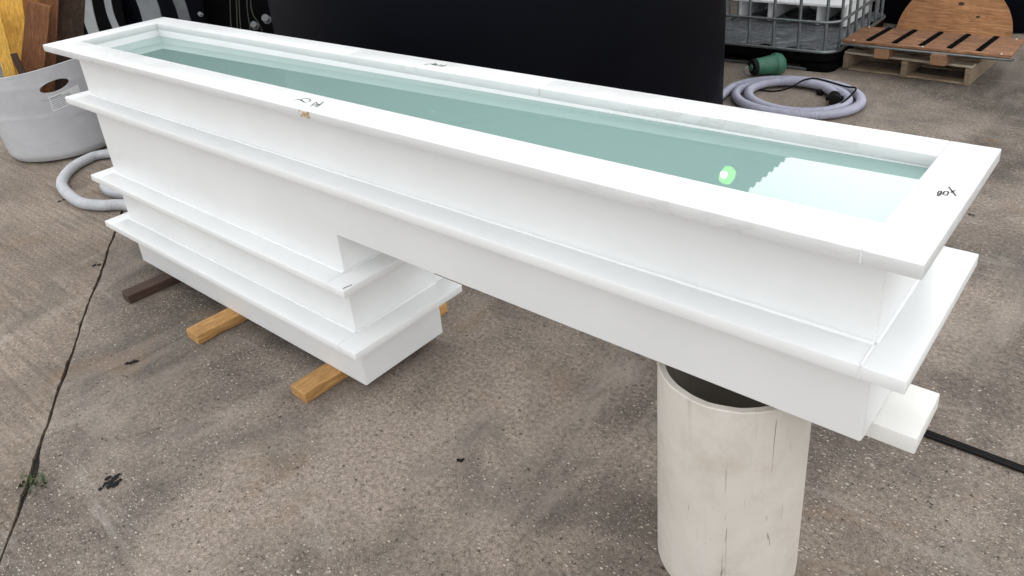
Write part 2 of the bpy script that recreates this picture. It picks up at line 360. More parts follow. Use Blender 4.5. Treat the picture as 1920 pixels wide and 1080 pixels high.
# ------------------------------------------------------------------ the white plastic tank
X0, X1, Y0, Y1 = 0.0815, 2.983, 0.0787, 0.420
ZT, ZB, ZR, XN = 0.985, 0.040, 0.5745, 1.5504
TH, TE = 0.019, 0.0138
tank = thing('plastic_tank', 'long white welded plastic tank with stepped underside, flanges and water inside', 'tank', (0, 0, 0))
prof = [(X0, ZB), (XN, ZB), (XN, ZR), (X1, ZR), (X1, ZT - 0.018), (X0, ZT - 0.018)]
def place(o, loc): o.location = loc; return o
for y in (Y0, Y1 - TH):
    place(link('side_plate', poly_me(prof, TH, 0.004), M['hdpe'], tank), (0, y, 0))
ya, yb, e = Y0 + 0.0055, Y1 - 0.0055, -0.0008
for nm, a, b in (('end_plate', (X0 + e, ya, ZB + .003), (X0 + e + TE, yb, ZT - 0.016)), ('end_plate', (X1 - e - TE, ya, ZR + .003), (X1 - e, yb, ZT - 0.016)),
                 ('end_plate', (XN - e - TH, ya, ZB + .003), (XN - e, yb, ZR + .0008)),
                 ('bottom_plate', (X0 + e + TE + .0002, Y0 + TH + .0002, ZB + .0012), (XN - e - TH - .0002, Y1 - TH - .0002, ZB + TH)), ('bottom_plate', (XN - e + .0002, Y0 + TH + .0002, ZR + .0012), (X1 - e - TE - .0002, Y1 - TH - .0002, ZR + TH))):
    link(nm, box_me(a, b, 0.0015), M['hdpe'], tank)
# rim plates
IX0, IX1, IY0, IY1 = 0.0975, 2.9672, 0.0985, 0.4005
rims = {}
for key, (a, b) in {'left': ((0, 0), (IX0 - .0002, 0.484)), 'right': ((IX1 + .0001, 0), (3.05, 0.484)),
                    'near': ((IX0 + .0002, 0), (IX1, IY0)), 'far1': ((IX0 + .0002, IY1), (1.30, 0.484)), 'far2': ((1.3013, IY1), (2.06, 0.484)), 'far3': ((2.0613, IY1), (IX1, 0.484))}.items():
    rims[key] = link('rim_plate', box_me((a[0], a[1], ZT - 0.0245), (b[0], b[1], ZT), 0.0014), M['rim'], tank)
link('weld_bead', tube_me([(IX1, .004, ZT - .0010), (IX1, IY0 - .004, ZT - .0010)], .0018, 8), M['weld'], tank)
link('weld_bead', tube_me([(IX1, .0011, ZT - .003), (IX1, .0011, ZT - .022)], .0015, 8), M['weld'], tank)
# flange plates, four strips to a level
def flange(z, x0, x1, y0, y1, bx1, t=0.0255):
    za, zb_ = z - t, z
    for a, b in (((x0, y0), (X0 - .0002, y1)), ((bx1 + .0002, y0), (x1, y1)), ((X0 + .0004, y0), (bx1 - .0006, Y0 - .0002)), ((X0 + .0004, Y1 + .0002), (bx1 - .0006, y1))):
        link('flange_plate', box_me((a[0], a[1], za), (b[0], b[1], zb_), 0.0016), M['hdpe'], tank)
    link('weld_bead', tube_me([(bx1 - .0001, y0 + .004, z - .0007), (bx1 - .0001, Y0 - .004, z - .0007)], .0024, 8), M['weld'], tank)
    link('weld_bead', tube_me([(bx1 - .0001, y0 + .0011, z - .003), (bx1 - .0001, y0 + .0011, z - t + .002)], .0017, 8), M['weld'], tank)
    r = 0.0042
    for pts in ([(X0, Y0 - .001, z + .001), (bx1, Y0 - .001, z + .001)], [(bx1 + .0015, Y0 + .003, z + .001), (bx1 + .0015, Y1 - .003, z + .001)]):
        P = [Vector(pts[0]).lerp(Vector(pts[1]), i / 60) for i in range(61)]
        P = [p + Vector((0, 0, 0.0009 * noise.noise(p * 40))) for p in P]
        link('weld_bead', tube_me(P, r, 8), M['weld'], tank)
flange(0.7795, 0.014, 3.050, 0.011, 0.463, X1)
flange(0.4505, 0.012, 1.632, 0.010, 0.463, XN)
flange(0.2415, 0.009, 1.634, 0.006, 0.455, XN)
# hand lettering in black marker on the rim, and a tan smear on its edge
def stroke(name, parent, lines, wd, z=ZT):
    bm = bmesh.new()
    for ln in lines:
        P = [atz(x, y, z) for x, y in ln]
        if len(P) > 2: P = spline(P, 6)
        prev = None
        for i, p in enumerate(P):
            t = (P[min(i + 1, len(P) - 1)] - P[max(0, i - 1)]); t.z = 0; t.normalize(); n_ = Vector((-t.y, t.x, 0)) * wd * (0.7 + 0.5 * random.random())
            up = Vector((0, 0, 0.0009))
            q = (bm.verts.new(p + n_ + up), bm.verts.new(p - n_ + up))
            if prev: bm.faces.new((prev[0], prev[1], q[1], q[0]))
            prev = q
    return link(name, finish(bm), M['ink'], parent)
c1 = lambda L: [[(1600 + x / 5.4, 240 + y / 5.4) for x, y in l] for l in L]
stroke('hand_lettering', rims['right'], c1([[(842, 686), (860, 690), (884, 672), (892, 648), (876, 640), (856, 658), (852, 676), (872, 672), (888, 660)],
       [(908, 668), (925, 646), (955, 645), (961, 662), (945, 682), (915, 678), (908, 666)], [(966, 597), (1002, 645), (1038, 690)], [(985, 657), (1010, 645), (1034, 634)]]), 0.0012)
c2 = lambda L: [[(400 + x / 3.2, 20 + y / 3.2) for x, y in l] for l in L]
stroke('hand_lettering', rims['near'], c2([[(482, 541), (512, 534), (548, 552)], [(548, 552), (528, 532), (570, 529), (582, 543), (548, 553)], [(583, 577), (612, 552), (622, 560), (598, 570)],
       [(608, 580), (632, 560)], [(622, 580), (662, 547)], [(622, 566), (648, 562)]]), 0.0012)
stroke('hand_lettering', rims['far1'], c2([[(1265, 326), (1300, 320), (1335, 328)], [(1318, 326), (1330, 318), (1342, 326), (1325, 330)], [(1350, 332), (1372, 324)], [(1362, 336), (1402, 326)], [(1368, 330), (1384, 334)]]), 0.0017)
stroke('scuff_mark', tank, [[(643, 542), (648, 539), (654, 537), (660, 534)]], 0.0014, 0.4505)
bm = bmesh.new()
for j in range(26):
    u = random.gauss(0, 0.35); p = atz(558 + u * 22, 212, ZT); x = p.x + random.uniform(-.012, .012); zc = ZT - random.uniform(0.003, 0.017)
    bmesh.ops.create_icosphere(bm, subdivisions=1, radius=1.0, matrix=Matrix.Translation((x, -0.0006, zc)) @ Matrix.Diagonal((random.uniform(.002, .007), 0.0012, random.uniform(.0015, .004), 1)))
link('tan_smear', finish(bm), M['tanstain'], rims['near'])

# water surface (level water in a tank that leans a little towards its right end)
bm = bmesh.new(); NX, NYW = 60, 8
zw = lambda x: 0.933 + (x - 0.085) * 0.0260 / 2.885
wx0, wx1, wy0, wy1 = X0 + e + TE + .0005, X1 - e - TE - .0005, Y0 + TH + .0005, Y1 - TH - .0005
vv = [[bm.verts.new((wx0 + (wx1 - wx0) * i / NX, wy0 + (wy1 - wy0) * j / NYW, zw(wx0 + (wx1 - wx0) * i / NX))) for j in range(NYW + 1)] for i in range(NX + 1)]
for i in range(NX):
    for j in range(NYW): bm.faces.new((vv[i][j], vv[i + 1][j], vv[i + 1][j + 1], vv[i][j + 1]))
link('water', finish(bm), M['water'], kind='structure')
wf = atz(811, 210, 0.9465)
link('white_fleck', lathe_me([(0.0005, 0), (0.006, 0.0006), (0.004, 0.003), (0.0005, 0.0035)], 7, True, True), M['weld'], label='tiny white fleck floating mid-length on the water', cat='fleck').location = (wf.x, wf.y, 0.9455)

# ------------------------------------------------------------------ what carries the tank
def plank(name, a, b, wd, th, mat, label=None, cat=None, parent=None, group=None, up=(0, 0, 1), bev=0.003, rough=0.0):
    """board whose long axis runs from a to b; up = direction of its thickness"""
    a, b = Vector(a), Vector(b); L = (b - a).length; x = (b - a).normalized(); z = Vector(up); z = (z - x * z.dot(x)).normalized(); y = z.cross(x)
    bm = bmesh.new(); bmesh.ops.create_cube(bm, size=1.0)
    for v in bm.verts: v.co = Vector((v.co.x * L, v.co.y * wd, v.co.z * th))
    if bev: bmesh.ops.bevel(bm, geom=bm.edges[:], offset=bev, segments=1, affect='EDGES')
    o = link(name, finish(bm), mat, parent, label, cat, group)
    c = (a + b) / 2
    mw = Matrix(((x.x, y.x, z.x, c.x), (x.y, y.y, z.y, c.y), (x.z, y.z, z.z, c.z), (0, 0, 0, 1)))
    o.matrix_local = mw
    return o
plank('timber_sleeper', (0.285, -0.10, 0.0195), (0.33, 0.56, 0.0195), 0.066, 0.038, M['wet'], 'dark wet timber sleeper under the tank, nearest the slab joint', 'timber', group='sleepers under the tank')
plank('timber_sleeper', (0.779, -0.088, 0.0195), (0.800, 0.56, 0.0195), 0.082, 0.038, M['pine'], 'weathered yellow timber sleeper, the middle of three under the tank', 'timber', group='sleepers under the tank')
plank('timber_sleeper', (1.376, -0.058, 0.0195), (1.388, 0.565, 0.0195), 0.080, 0.038, M['pine'], 'yellow timber sleeper under the stepped end of the deep tank part', 'timber', group='sleepers under the tank')
pt = 0.5385
pipe = link('pipe_stand', lathe_me([(0.158, 0.0), (0.158, pt - .002), (0.156, pt), (0.1435, pt), (0.142, pt - .002), (0.142, 0.0)], 96, wob=lambda a, z: 0.0016 * noise.noise(Vector((math.cos(a) * 6, math.sin(a) * 6, 2))) - .0022 * max(0, noise.noise(Vector((math.cos(a) * 17, math.sin(a) * 17, 5))) - .25) if z > .4 else 0.0), M['pipe'], label='upright cream plastic pipe with scratches carrying the raised tank end', cat='pipe')
pipe.location = (2.692, 0.21, 0.0)
bm = bmesh.new(); bm.from_mesh(pipe.data); n_v = len(bm.verts)
bm.verts.ensure_lookup_table()
for k in range(96): bm.faces.new((bm.verts[k], bm.verts[(k + 1) % 96], bm.verts[5 * 96 + (k + 1) % 96], bm.verts[5 * 96 + k]))
bmesh.ops.recalc_face_normals(bm, faces=bm.faces[:]); bm.to_mesh(pipe.data); bm.free()
link('spacer_slab', box_me((2.46, 0.140, pt + .0005), (3.056, 0.286, ZR - .0005), 0.003), M['cream'], label='thick cream plastic slab between pipe and tank, sticking out at the end', cat='slab')

# flat black cable bundle
cb = thing('cable_bundle', 'black cables lying side by side on the concrete beyond the pipe', 'cable', (2.9, 0.855, 0))
for i, (dy, r) in enumerate(((-0.0095, 0.0048), (0.0005, 0.0046), (0.010, 0.0044))):
    P = [(x, dy + 0.012 * math.sin(x * 1.1) * (1 if x < 0 else .3) + 0.002 * math.sin(x * 9 + i), r + .0005) for x in [-1.6 + 0.1 * q for q in range(32)]]
    link('cable', tube_me(P, r, 8), M['rubber'], cb)

# small things on the ground
def oil(name, px, py, spots, label):
    c = atz(px, py); bm = bmesh.new()
    for dx, dy, r in spots:
        p = atz(px + dx, py + dy); vs_ = []
        for q in range(14):
            a = 2 * math.pi * q / 14; rr = r * (0.75 + 0.5 * random.random())
            vs_.append(bm.verts.new((p.x - c.x + rr * math.cos(a), p.y - c.y + rr * math.sin(a), 0.0012)))
        ce = bm.verts.new((p.x - c.x, p.y - c.y, 0.0026))
        for q in range(14): bm.faces.new((vs_[q], vs_[(q + 1) % 14], ce))
    o = link(name, finish(bm), M['rubber'], label=label, cat='tar drops'); o.location = (c.x, c.y, 0.0015); return o
oil('tar_drops', 208, 905, [(0, 0, .011), (8, -8, .010), (-8, -6, .007), (14, -14, .006), (18, -4, .006), (-2, 8, .009), (-10, 3, .006), (6, 6, .008), (-20, 13, .006), (-14, 8, .004), (-8, -16, .003), (10, 2, .009), (-3, -9, .006)], 'cluster of black tar drops on concrete near the slab joint')
oil('tar_drops', 248, 680, [(-9, 2, .008), (-3, 1, .008), (3, -1, .009), (9, -2, .007)], 'short black tar smear on concrete between joint and sleepers')
oil('tar_drops', 864, 864, [(-4, 0, .006), (1, 1, .006), (5, -2, .004)], 'small black tar spot on open concrete before the pipe')
oil('tar_drops', 1822, 403, [(-3, 0, .006), (3, 1, .005)], 'small black tar spot beyond the right rim corner')
oil('tar_drops', 182, 498, [(-5, 0, .010), (4, -1, .008)], 'dark tar mark beside the joint by the sleepers')
oil('tar_drops', 120, 376, [(-8, 2, .010), (0, -1, .009), (8, -3, .007)], 'dark oily mark on broomed concrete before the hose')
# weed in the joint
M['weed'] = m_flat('weed_green', (0.055, 0.085, 0.022), 0.6, 0.35, 60, 0.1)
wp = atz(62, 905); wl = J0 + jd * ((Vector((wp.x, wp.y)) - J0).dot(jd)) + jn * 0.012
weed = thing('weed', 'small green weed growing from the concrete joint', 'weed', (wl.x, wl.y, -0.0125))
for i in range(24):
    a = random.uniform(0, 6.28); l = random.uniform(.026, .046); bm = bmesh.new(); ox, oy = jd.x * random.uniform(-.05, .05), jd.y * random.uniform(-.05, .05)
    P = [Vector((ox + math.cos(a) * l * .5 * t * t, oy + math.sin(a) * l * .5 * t * t, l * t * (1.2 - .3 * t))) for t in (0, .33, .66, 1)]
    sd_ = Vector((-math.sin(a), math.cos(a), 0)); ws = (0.0016, 0.0042, 0.0034, 0.0004); pr = None
    for p, q in zip(P, ws):
        c_ = (bm.verts.new(p + sd_ * q), bm.verts.new(p - sd_ * q))
        if pr: bm.faces.new((pr[0], pr[1], c_[1], c_[0]))
        pr = c_
    link('leaf', finish(bm), M['weed'], weed)

# ------------------------------------------------------------------ black tanks
def black_tank(c, r, h, label, n=96):
    t = thing('black_tank', label, 'tank', (c[0], c[1], 0), group='black round plastic tanks')
    link('shell', lathe_me([(r - .03, 0.0), (r - .005, 0.008), (r, 0.03), (r, h - .05), (r - .02, h - .01), (r - .1, h + .02), (r * .5, h + .2), (0.25, h + .26)], n, True, True), M['black_tank'], t)
    link('lid', lathe_me([(0.27, h + .25), (0.27, h + .30), (0.22, h + .33)], 32, True), M['black'], t)
    return t
black_tank((0.25, 2.30), 1.25, 1.62, 'large round black plastic tank standing right behind the white tank')

# ------------------------------------------------------------------ hoses
def hose(name, pts, r, mat, label, k=14):
    P = spline(pts, k); L = [0.0]
    for a, b in zip(P, P[1:]): L.append(L[-1] + (b - a).length)
    step = 0.0045; out = []; j = 0; d = 0.0
    while d < L[-1]:
        while L[j + 1] < d: j += 1
        out.append(P[j].lerp(P[j + 1], (d - L[j]) / max(1e-9, L[j + 1] - L[j]))); d += step
    return link(name, tube_me(out, r, 12, ridge=0.09), mat, label=label, cat='hose')
pz = lambda x, y, z=.03: tuple(atz(x, y, z))
hose('ribbed_hose', [(-0.5, 1.05, .031), (-1.0, .92, .031), pz(205, 288), pz(158, 301), pz(126, 324), pz(117, 350), pz(148, 378), pz(190, 385), pz(232, 384), (-.30, .42, .031), (-.05, .75, .05), (-.30, 1.0, .092), (-.75, .82, .092), (-1.0, .62, .092), (-1.03, .47, .06), pz(198, 350), pz(232, 364), (-.40, .52, .034), (-.2, .8, .031), (.0, 1.0, .031)], 0.029, M['hose2'], 'light grey ribbed hose looping on the ground between tub and tank')
cc_ = Vector((1.60, 3.30))
def coil_pt(a, rx, z): return (cc_.x + rx * 1.05 * math.cos(a), cc_.y + rx * math.sin(a), z)
pts = []
for i in range(0, 47):
    a = R(208) - 2 * math.pi * i / 18
    turn = i / 18
    rx = 0.36 - 0.052 * turn + 0.018 * math.sin(a * 2 + 1.0 + turn)
    pts.append(coil_pt(a, rx, 0.030 + 0.012 * max(0, turn - 1.3)))
ce, cpv = Vector(pts[-1]), Vector(pts[-2])
pts = [(1.40, 2.45, .030), (1.27, 2.75, .030)] + pts[1:]
hose('hose_coil', pts, 0.027, M['hose'], 'coiled lavender grey ribbed hose on the ground beside the green pump', 8)
cp = thing('hose_coupling', 'black hose coupling on the inner end of the coiled hose', 'coupling', (ce.x, ce.y, ce.z - .035))
dirv = (cpv - ce).normalized()
link('collar', tube_me([Vector((0, 0, .035)) - dirv * .060, Vector((0, 0, .035)) + dirv * .035], 0.034, 14), M['rubber'], cp)
link('cam_lever', tube_me([Vector((-.045, -.01, .035)), Vector((.045, .01, .035))], 0.018, 8), M['rubber'], cp)
link('ferrule', tube_me([Vector((0, 0, .035)) + dirv * .035, Vector((0, 0, .035)) + dirv * .075], 0.029, 14), M['hose'], cp)
link('rubber_cap', lathe_me([(0.012, 0), (0.020, 0.004), (0.020, 0.028), (0.012, 0.034)], 14, True, True), M['rubber'], label='small round black cap lying against the inside of the hose coil', cat='cap').location = tuple(atz(1537, 178))
link('power_cord', tube_me(spline([pz(1400, 150, .01), pz(1390, 165, .03), pz(1400, 170, .02), pz(1421, 168, .012), pz(1445, 171, .008), pz(1470, 168, .012), pz(1490, 160, .06), pz(1505, 151, .075), pz(1525, 147, .07), pz(1550, 152, .06), pz(1585, 162, .065), pz(1604, 165, .07), pz(1600, 174, .065), pz(1585, 188, .062), pz(1570, 198, .05), pz(1545, 208, .02)], 10), 0.0055, 6), M['rubber'], label='thin black power cord draped over the coiled hose', cat='cord')

# ------------------------------------------------------------------ green pump
pump = thing('green_pump', 'green bell shaped pump with black foot lying beside the hose coil', 'pump', (1.20, 3.66, 0.0))
ax = Vector((0.16, 0.19, 0.0)).normalized()
pm = Matrix.Translation((0, 0, 0.066)) @ Matrix.Scale(0.78, 4) @ ax.to_track_quat('Z', 'Y').to_matrix().to_4x4()
for nm, pr_, mt in (('foot', [(0.045, -0.035), (0.066, -0.030), (0.070, -0.005), (0.066, 0.004)], 'rubber'), ('housing', [(0.058, 0.0), (0.066, 0.006), (0.078, 0.11), (0.085, 0.155), (0.094, 0.165), (0.094, 0.195), (0.084, 0.225), (0.055, 0.248), (0.0, 0.252)], 'green'), ('inlet', [(0.020, -0.045), (0.028, -0.044), (0.028, -0.02)], 'green')):
    o = link(nm, lathe_me(pr_[:-1] if pr_[-1][0] == 0 else pr_, 32, True, True), M[mt], pump); o.matrix_local = pm
link('bail_handle', tube_me(spline([(-0.028, -0.048, .08), (-.044, -.066, .06), (-.04, -.066, .036), (-.016, -.055, .024)], 8), 0.005, 6), M['steel'], pump)
o = link('cable_gland', lathe_me([(0.016, -0.05), (0.016, -0.02)], 12, True, True), M['rubber'], pump); o.matrix_local = pm @ Matrix.Translation((0.035, 0.02, 0))

# ------------------------------------------------------------------ cage tote
IX, IY, IW, ID = 0.62, 3.87, 1.0, 1.18
ibc = thing('cage_tote', 'cut open cage tote with galvanised bars on a black plastic base', 'tote', (IX, IY, 0), R(1.5))
def rrect(x0, y0, x1, y1, r, z, n=8):
    P = []
    for cx, cy, a0 in ((x1 - r, y0 + r, -90), (x1 - r, y1 - r, 0), (x0 + r, y1 - r, 90), (x0 + r, y0 + r, 180)):
        for q in range(n + 1):
            a = R(a0 + 90 * q / n); P.append((cx + r * math.cos(a), cy + r * math.sin(a), z))
    return P
def loft(name, rings, mat, parent):
    bm = bmesh.new(); RR = [[bm.verts.new(p) for p in r] for r in rings]; n = len(RR[0])
    for a, b in zip(RR, RR[1:]):
        for q in range(n): bm.faces.new((a[q], a[(q + 1) % n], b[(q + 1) % n], b[q]))
    bm.faces.new(RR[0][::-1]); bm.faces.new(RR[-1])
    return link(name, finish(bm, True, R(40)), mat, parent)
loft('base_tray', [rrect(.03, .03, IW - .03, ID - .03, .11, .055), rrect(.005, .005, IW - .005, ID - .005, .12, .075), rrect(.005, .005, IW - .005, ID - .005, .12, .118), rrect(.02, .02, IW - .02, ID - .02, .11, .128)], M['black'], ibc)
for fx in (0.02, 0.40, 0.76):
    loft('foot', [rrect(fx, .02, fx + .22, ID - .02, .08, .0), rrect(fx - .005, .015, fx + .225, ID - .015, .085, .06)], M['black'], ibc)
link('skid_bar', tube_me([(0.05, .03, .012), (IW - .1, .03, .012)], .009, 8), M['steel'], ibc)
# crumpled floor sheet
bm = bmesh.new(); g = 44
vv = [[bm.verts.new((.03 + (IW - .06) * i / g, .03 + (ID - .06) * j / g, .142 + .016 * noise.noise(Vector((i * .23, j * .14, 1))) + .008 * noise.noise(Vector((i * .6, j * .45, 5))))) for j in range(g + 1)] for i in range(g + 1)]
for i in range(g):
    for j in range(g): bm.faces.new((vv[i][j], vv[i + 1][j], vv[i + 1][j + 1], vv[i][j + 1]))
link('liner_floor', finish(bm, True), M['liner'], ibc)
for z in (.135, .325, .58, .84, 1.08):
    link('cage_hoop', tube_me(rrect(.008, .008, IW - .008, ID - .008, .11, z), .0095 if z > .2 else .011, 8, closed=True), M['steel'], ibc)
for i in range(6):
    x = .08 + i * (IW - .16) / 5 
    for y in (.022, ID - .022): link('cage_bar', tube_me([(x, y, .13), (x, y, 1.08)], .0105, 8, flat=1), M['steel'], ibc)
for i in range(7):
    y = .13 + i * (ID - .26) / 6
    for x in (.022, IW - .022): link('cage_bar', tube_me([(x, y, .13), (x, y, 1.08)], .0095, 8), M['steel'], ibc)
# white ribbed part stored inside the tote
rp = thing('ribbed_white_part', 'white plastic plate with ribs lying inside the cage tote', 'plastic part', (0.0, 0.0, 0.0))
link('plate', box_me((0.66, 4.44, .300), (1.47, 5.0, .318), .002), M['hdpe'], rp)
for x in (0.68, .905, 1.262, 1.445): link('rib', box_me((x, 4.50, .158), (x + .022, 4.99, .2995), .002), M['hdpe'], rp)
link('back_rib', box_me((0.67, 4.968, .22), (1.46, 4.988, .2992), .002), M['hdpe'], rp)

# ------------------------------------------------------------------ pallet with plywood board and disc
pal = thing('wooden_pallet', 'small weathered wooden pallet on the concrete at the back right', 'pallet', (1.625, 4.03, 0), R(-3.0))
PW, PD = 0.745, 0.60
for x in (0.017, PW / 2, PW - 0.017): link('stringer', box_me((x - .017, 0, .001), (x + .017, PD, .103), .002), M['pallet'], pal)
for i, y in enumerate((0.0, .165, .33, .50)): plank('slat', (0, y + .05, .1105), (PW, y + .05, .1105), .088 if i else .075, .0145, M['pallet_pale'] if i == 0 else M['pallet'], parent=pal)
for y in (0.045, 0.30, .55):
    for xa, xb in ((.036, PW / 2 - .019), (PW / 2 + .019, PW - .036)): plank('bottom_slat', (xa, y, .0085), (xb, y, .0085), .08, .014, M['pallet'], parent=pal)
for x, y0, lab in ((1.872, 3.955, 'short sawn timber block on the left of the pallet, under the plywood'), (2.195, 3.935, 'short sawn timber block on the right of the pallet, under the plywood')):
    plank('timber_block', (x, y0, .152), (x + .012, y0 + .42, .152), .088, .066, M['block'], lab, 'timber', group='blocks on the pallet')
bd = thing('plywood_board', 'plywood board with five black strips and a metal edge tube on the pallet', 'board', (2.095, 4.155, .186), 0.0)
bdm = link('panel', box_me((-.462, -.198, .010), (.462, .200, .026), .0015), M['ply'], bd)
for i in range(5):
    x = -.305 + i * .152
    plank('black_strip', (x + (-.012), -.165, .0305), (x + .012, .185, .0305), .030, .008, M['black'], parent=bd, bev=.002)
for x, y in ((-.40, -.18), (-.42, .18), (.0, -.18), (.02, .185), (.41, -.18), (.42, .18)):
    o = link('screw_head', lathe_me([(.006, 0), (.006, .002), (.003, .004)], 10, True, True), M['screw'], bd); o.location = (x, y, .0262)
link('edge_tube', tube_me(spline([(-.44, .19, 0), (-.44, -.15, 0), (-.40, -.19, 0), (.40, -.19, 0), (.44, -.15, 0), (.44, .19, 0)], 10), .0085, 8), M['steel'], bd)
# disc, leaning on the black tank
fa, fb = atz(1681, 55, 0), atz(1895, 77, 0); RD = (fb - fa).length / 2; dc = (fa + fb) / 2 + Vector((0, 0, .004))
tl = R(74); dx = (fb - fa).normalized(); hd = Vector((-dx.y, dx.x, 0)); dyv = hd * math.cos(tl) + Vector((0, 0, math.sin(tl))); dn = dx.cross(dyv)
bm = bmesh.new(); vs_ = [bm.verts.new((RD * math.cos(math.pi * q / 48), RD * math.sin(math.pi * q / 48), -.009)) for q in range(49)]
f = bm.faces.new(vs_); ex = bmesh.ops.extrude_face_region(bm, geom=[f])
for v in [g_ for g_ in ex['geom'] if isinstance(g_, bmesh.types.BMVert)]: v.co.z += .018
disc = link('plywood_half_disc', finish(bm), M['ply_disc'], label='half round plywood panel standing behind the board, leaning on the black tank', cat='panel')
disc.matrix_world = Matrix(((dx.x, dyv.x, dn.x, dc.x), (dx.y, dyv.y, dn.y, dc.y), (dx.z, dyv.z, dn.z, dc.z), (0, 0, 0, 1)))
tip = dc + dyv * RD
for a, b, r in ((.02, .215, .016), (.145, .135, .011)):
    kn = link('knot', lathe_me([(r, 0), (r * .7, .0012), (r * .2, .0006)], 14, True), M['darkply'], disc); kn.location = (a, b, .0092); kn.scale = (1.3, .8, 1)

black_tank((tip.x - .05, tip.y + 1.612), 1.60, 1.9, 'round black plastic tank behind the plywood disc and pallet')
# ------------------------------------------------------------------ grey tub with timber offcuts
BC = Vector((-1.95, 0.59, 0))
def rimz(a): return 0.0
prof_o = [(0.27, 0.004), (0.305, 0.012), (0.325, 0.045), (0.338, .16), (0.350, .285), (0.353, .295), (0.350, .302), (0.362, .46), (.366, .475), (.363, .485), (0.372, .60)]
def cut(a): return 0.545 + 0.030 * math.sin(a + 1.45) + 0.014 * math.sin(2 * a + 0.4)
bm = bmesh.new(); n = 96; rows = 40; hole_c = None
def rad(z):
    for (r0, z0), (r1, z1) in zip(prof_o, prof_o[1:]):
        if z <= z1: return r0 + (r1 - r0) * (z - z0) / (z1 - z0)
    return prof_o[-1][0]
zs = [0.004, 0.008, 0.012, 0.02, 0.03, 0.045] + [0.045 + (1 - 0.045) * q / 60 for q in range(1, 61)]
# handle hole direction: as seen from the camera
hp = atd(99, 145, (-1.70, .32, 0)); ha = math.atan2(hp.y - BC.y, hp.x - BC.x); hz = 0.462
def shell():
    bm = bmesh.new(); rings = []
    def ring(t, off, zoff):
        out = []
        for k in range(n):
            a = 2 * math.pi * k / n; z = .004 + (cut(a) - .004) * t
            out.append(bm.verts.new((math.cos(a) * (rad(z) - off), math.sin(a) * (rad(z) - off), z + zoff)))
        return out
    ts = [0, .01, .02, .035, .055, .08] + [.08 + .92 * q / 40 for q in range(1, 41)]
    rings = [ring(t, 0.0, 0.0) for t in ts] + [ring(t, 0.007, 0.007 if t < .02 else 0.0) for t in reversed(ts)]
    for a_, b_ in zip(rings, rings[1:]):
        for k in range(n): bm.faces.new((a_[k], a_[(k + 1) % n], b_[(k + 1) % n], b_[k]))
    bm.faces.new(rings[0][::-1]); bm.faces.new(rings[-1])
    return finish(bm)
def with_hole(me):
    """cut the oval hand hole"""
    o = link('tub_blank', me); bm = bmesh.new(); bmesh.ops.create_cone(bm, cap_ends=True, segments=40, radius1=1, radius2=1, depth=1)
    c = link('cutter', finish(bm)); d = Vector((math.cos(ha), math.sin(ha), 0)); sx = Vector((-math.sin(ha), math.cos(ha), 0.18)).normalized(); sy = d.cross(sx)
    ct = d * rad(hz) + Vector((0, 0, hz))
    c.matrix_world = Matrix.Translation(ct) @ Matrix(((sx.x, sy.x, d.x, 0), (sx.y, sy.y, d.y, 0), (sx.z, sy.z, d.z, 0), (0, 0, 0, 1))) @ Matrix.Diagonal((.080, .031, .12, 1))
    md = o.modifiers.new('hole', 'BOOLEAN'); md.object = c; md.operation = 'DIFFERENCE'; md.solver = 'EXACT'
    bpy.context.view_layer.update()
    out = bpy.data.meshes.new_from_object(o.evaluated_get(bpy.context.evaluated_depsgraph_get()))
    bpy.data.objects.remove(o); bpy.data.objects.remove(c)
    for p in out.polygons: p.use_smooth = True
    out.set_sharp_from_angle(angle=R(40))
    return out
tub = thing('grey_tub', 'grey cut down plastic tub with handle hole and label, holding timber offcuts', 'tub', tuple(BC))
link('wall', with_hole(shell()), M['bin'], tub)
link('rim_edge', tube_me([(math.cos(a) * (rad(cut(a)) - .003), math.sin(a) * (rad(cut(a)) - .003), cut(a)) for a in [2 * math.pi * k / n for k in range(n)]], .0042, 6, closed=True), M['hose2'], tub)
# label with faint print lines
M['paper'] = m_flat('paper_label', (0.62, 0.63, 0.64), 0.6, 0.06, 30, 0.05)
M['print'] = m_flat('faded_print', (0.26, 0.27, 0.28), 0.7, 0.3, 80, 0.0)
def curved(a0, a1, z0, z1, off, nn=10):
    bm = bmesh.new(); row = []
    for i in range(nn + 1):
        a = a0 + (a1 - a0) * i / nn; dz = (a - ha) * 0.07
        row.append([bm.verts.new((math.cos(a) * (rad(z + dz) + off), math.sin(a) * (rad(z + dz) + off), z + dz)) for z in (z0, z1)])
    for p, q in zip(row, row[1:]): bm.faces.new((p[0], q[0], q[1], p[1]))
    return finish(bm)
lb = link('label_sticker', curved(ha - .14, ha + .34, .325, .415, .0012), M['paper'], tub)
for i in range(7):
    z = .402 - i * .0105; a1 = ha + random.uniform(.15, .32); a0 = ha - .12
    link('print_line', curved(a0, a1 if i else ha + .06, z - (.0022 if i else .004), z + (.0014 if i else .003), .0022), M['print'], lb)
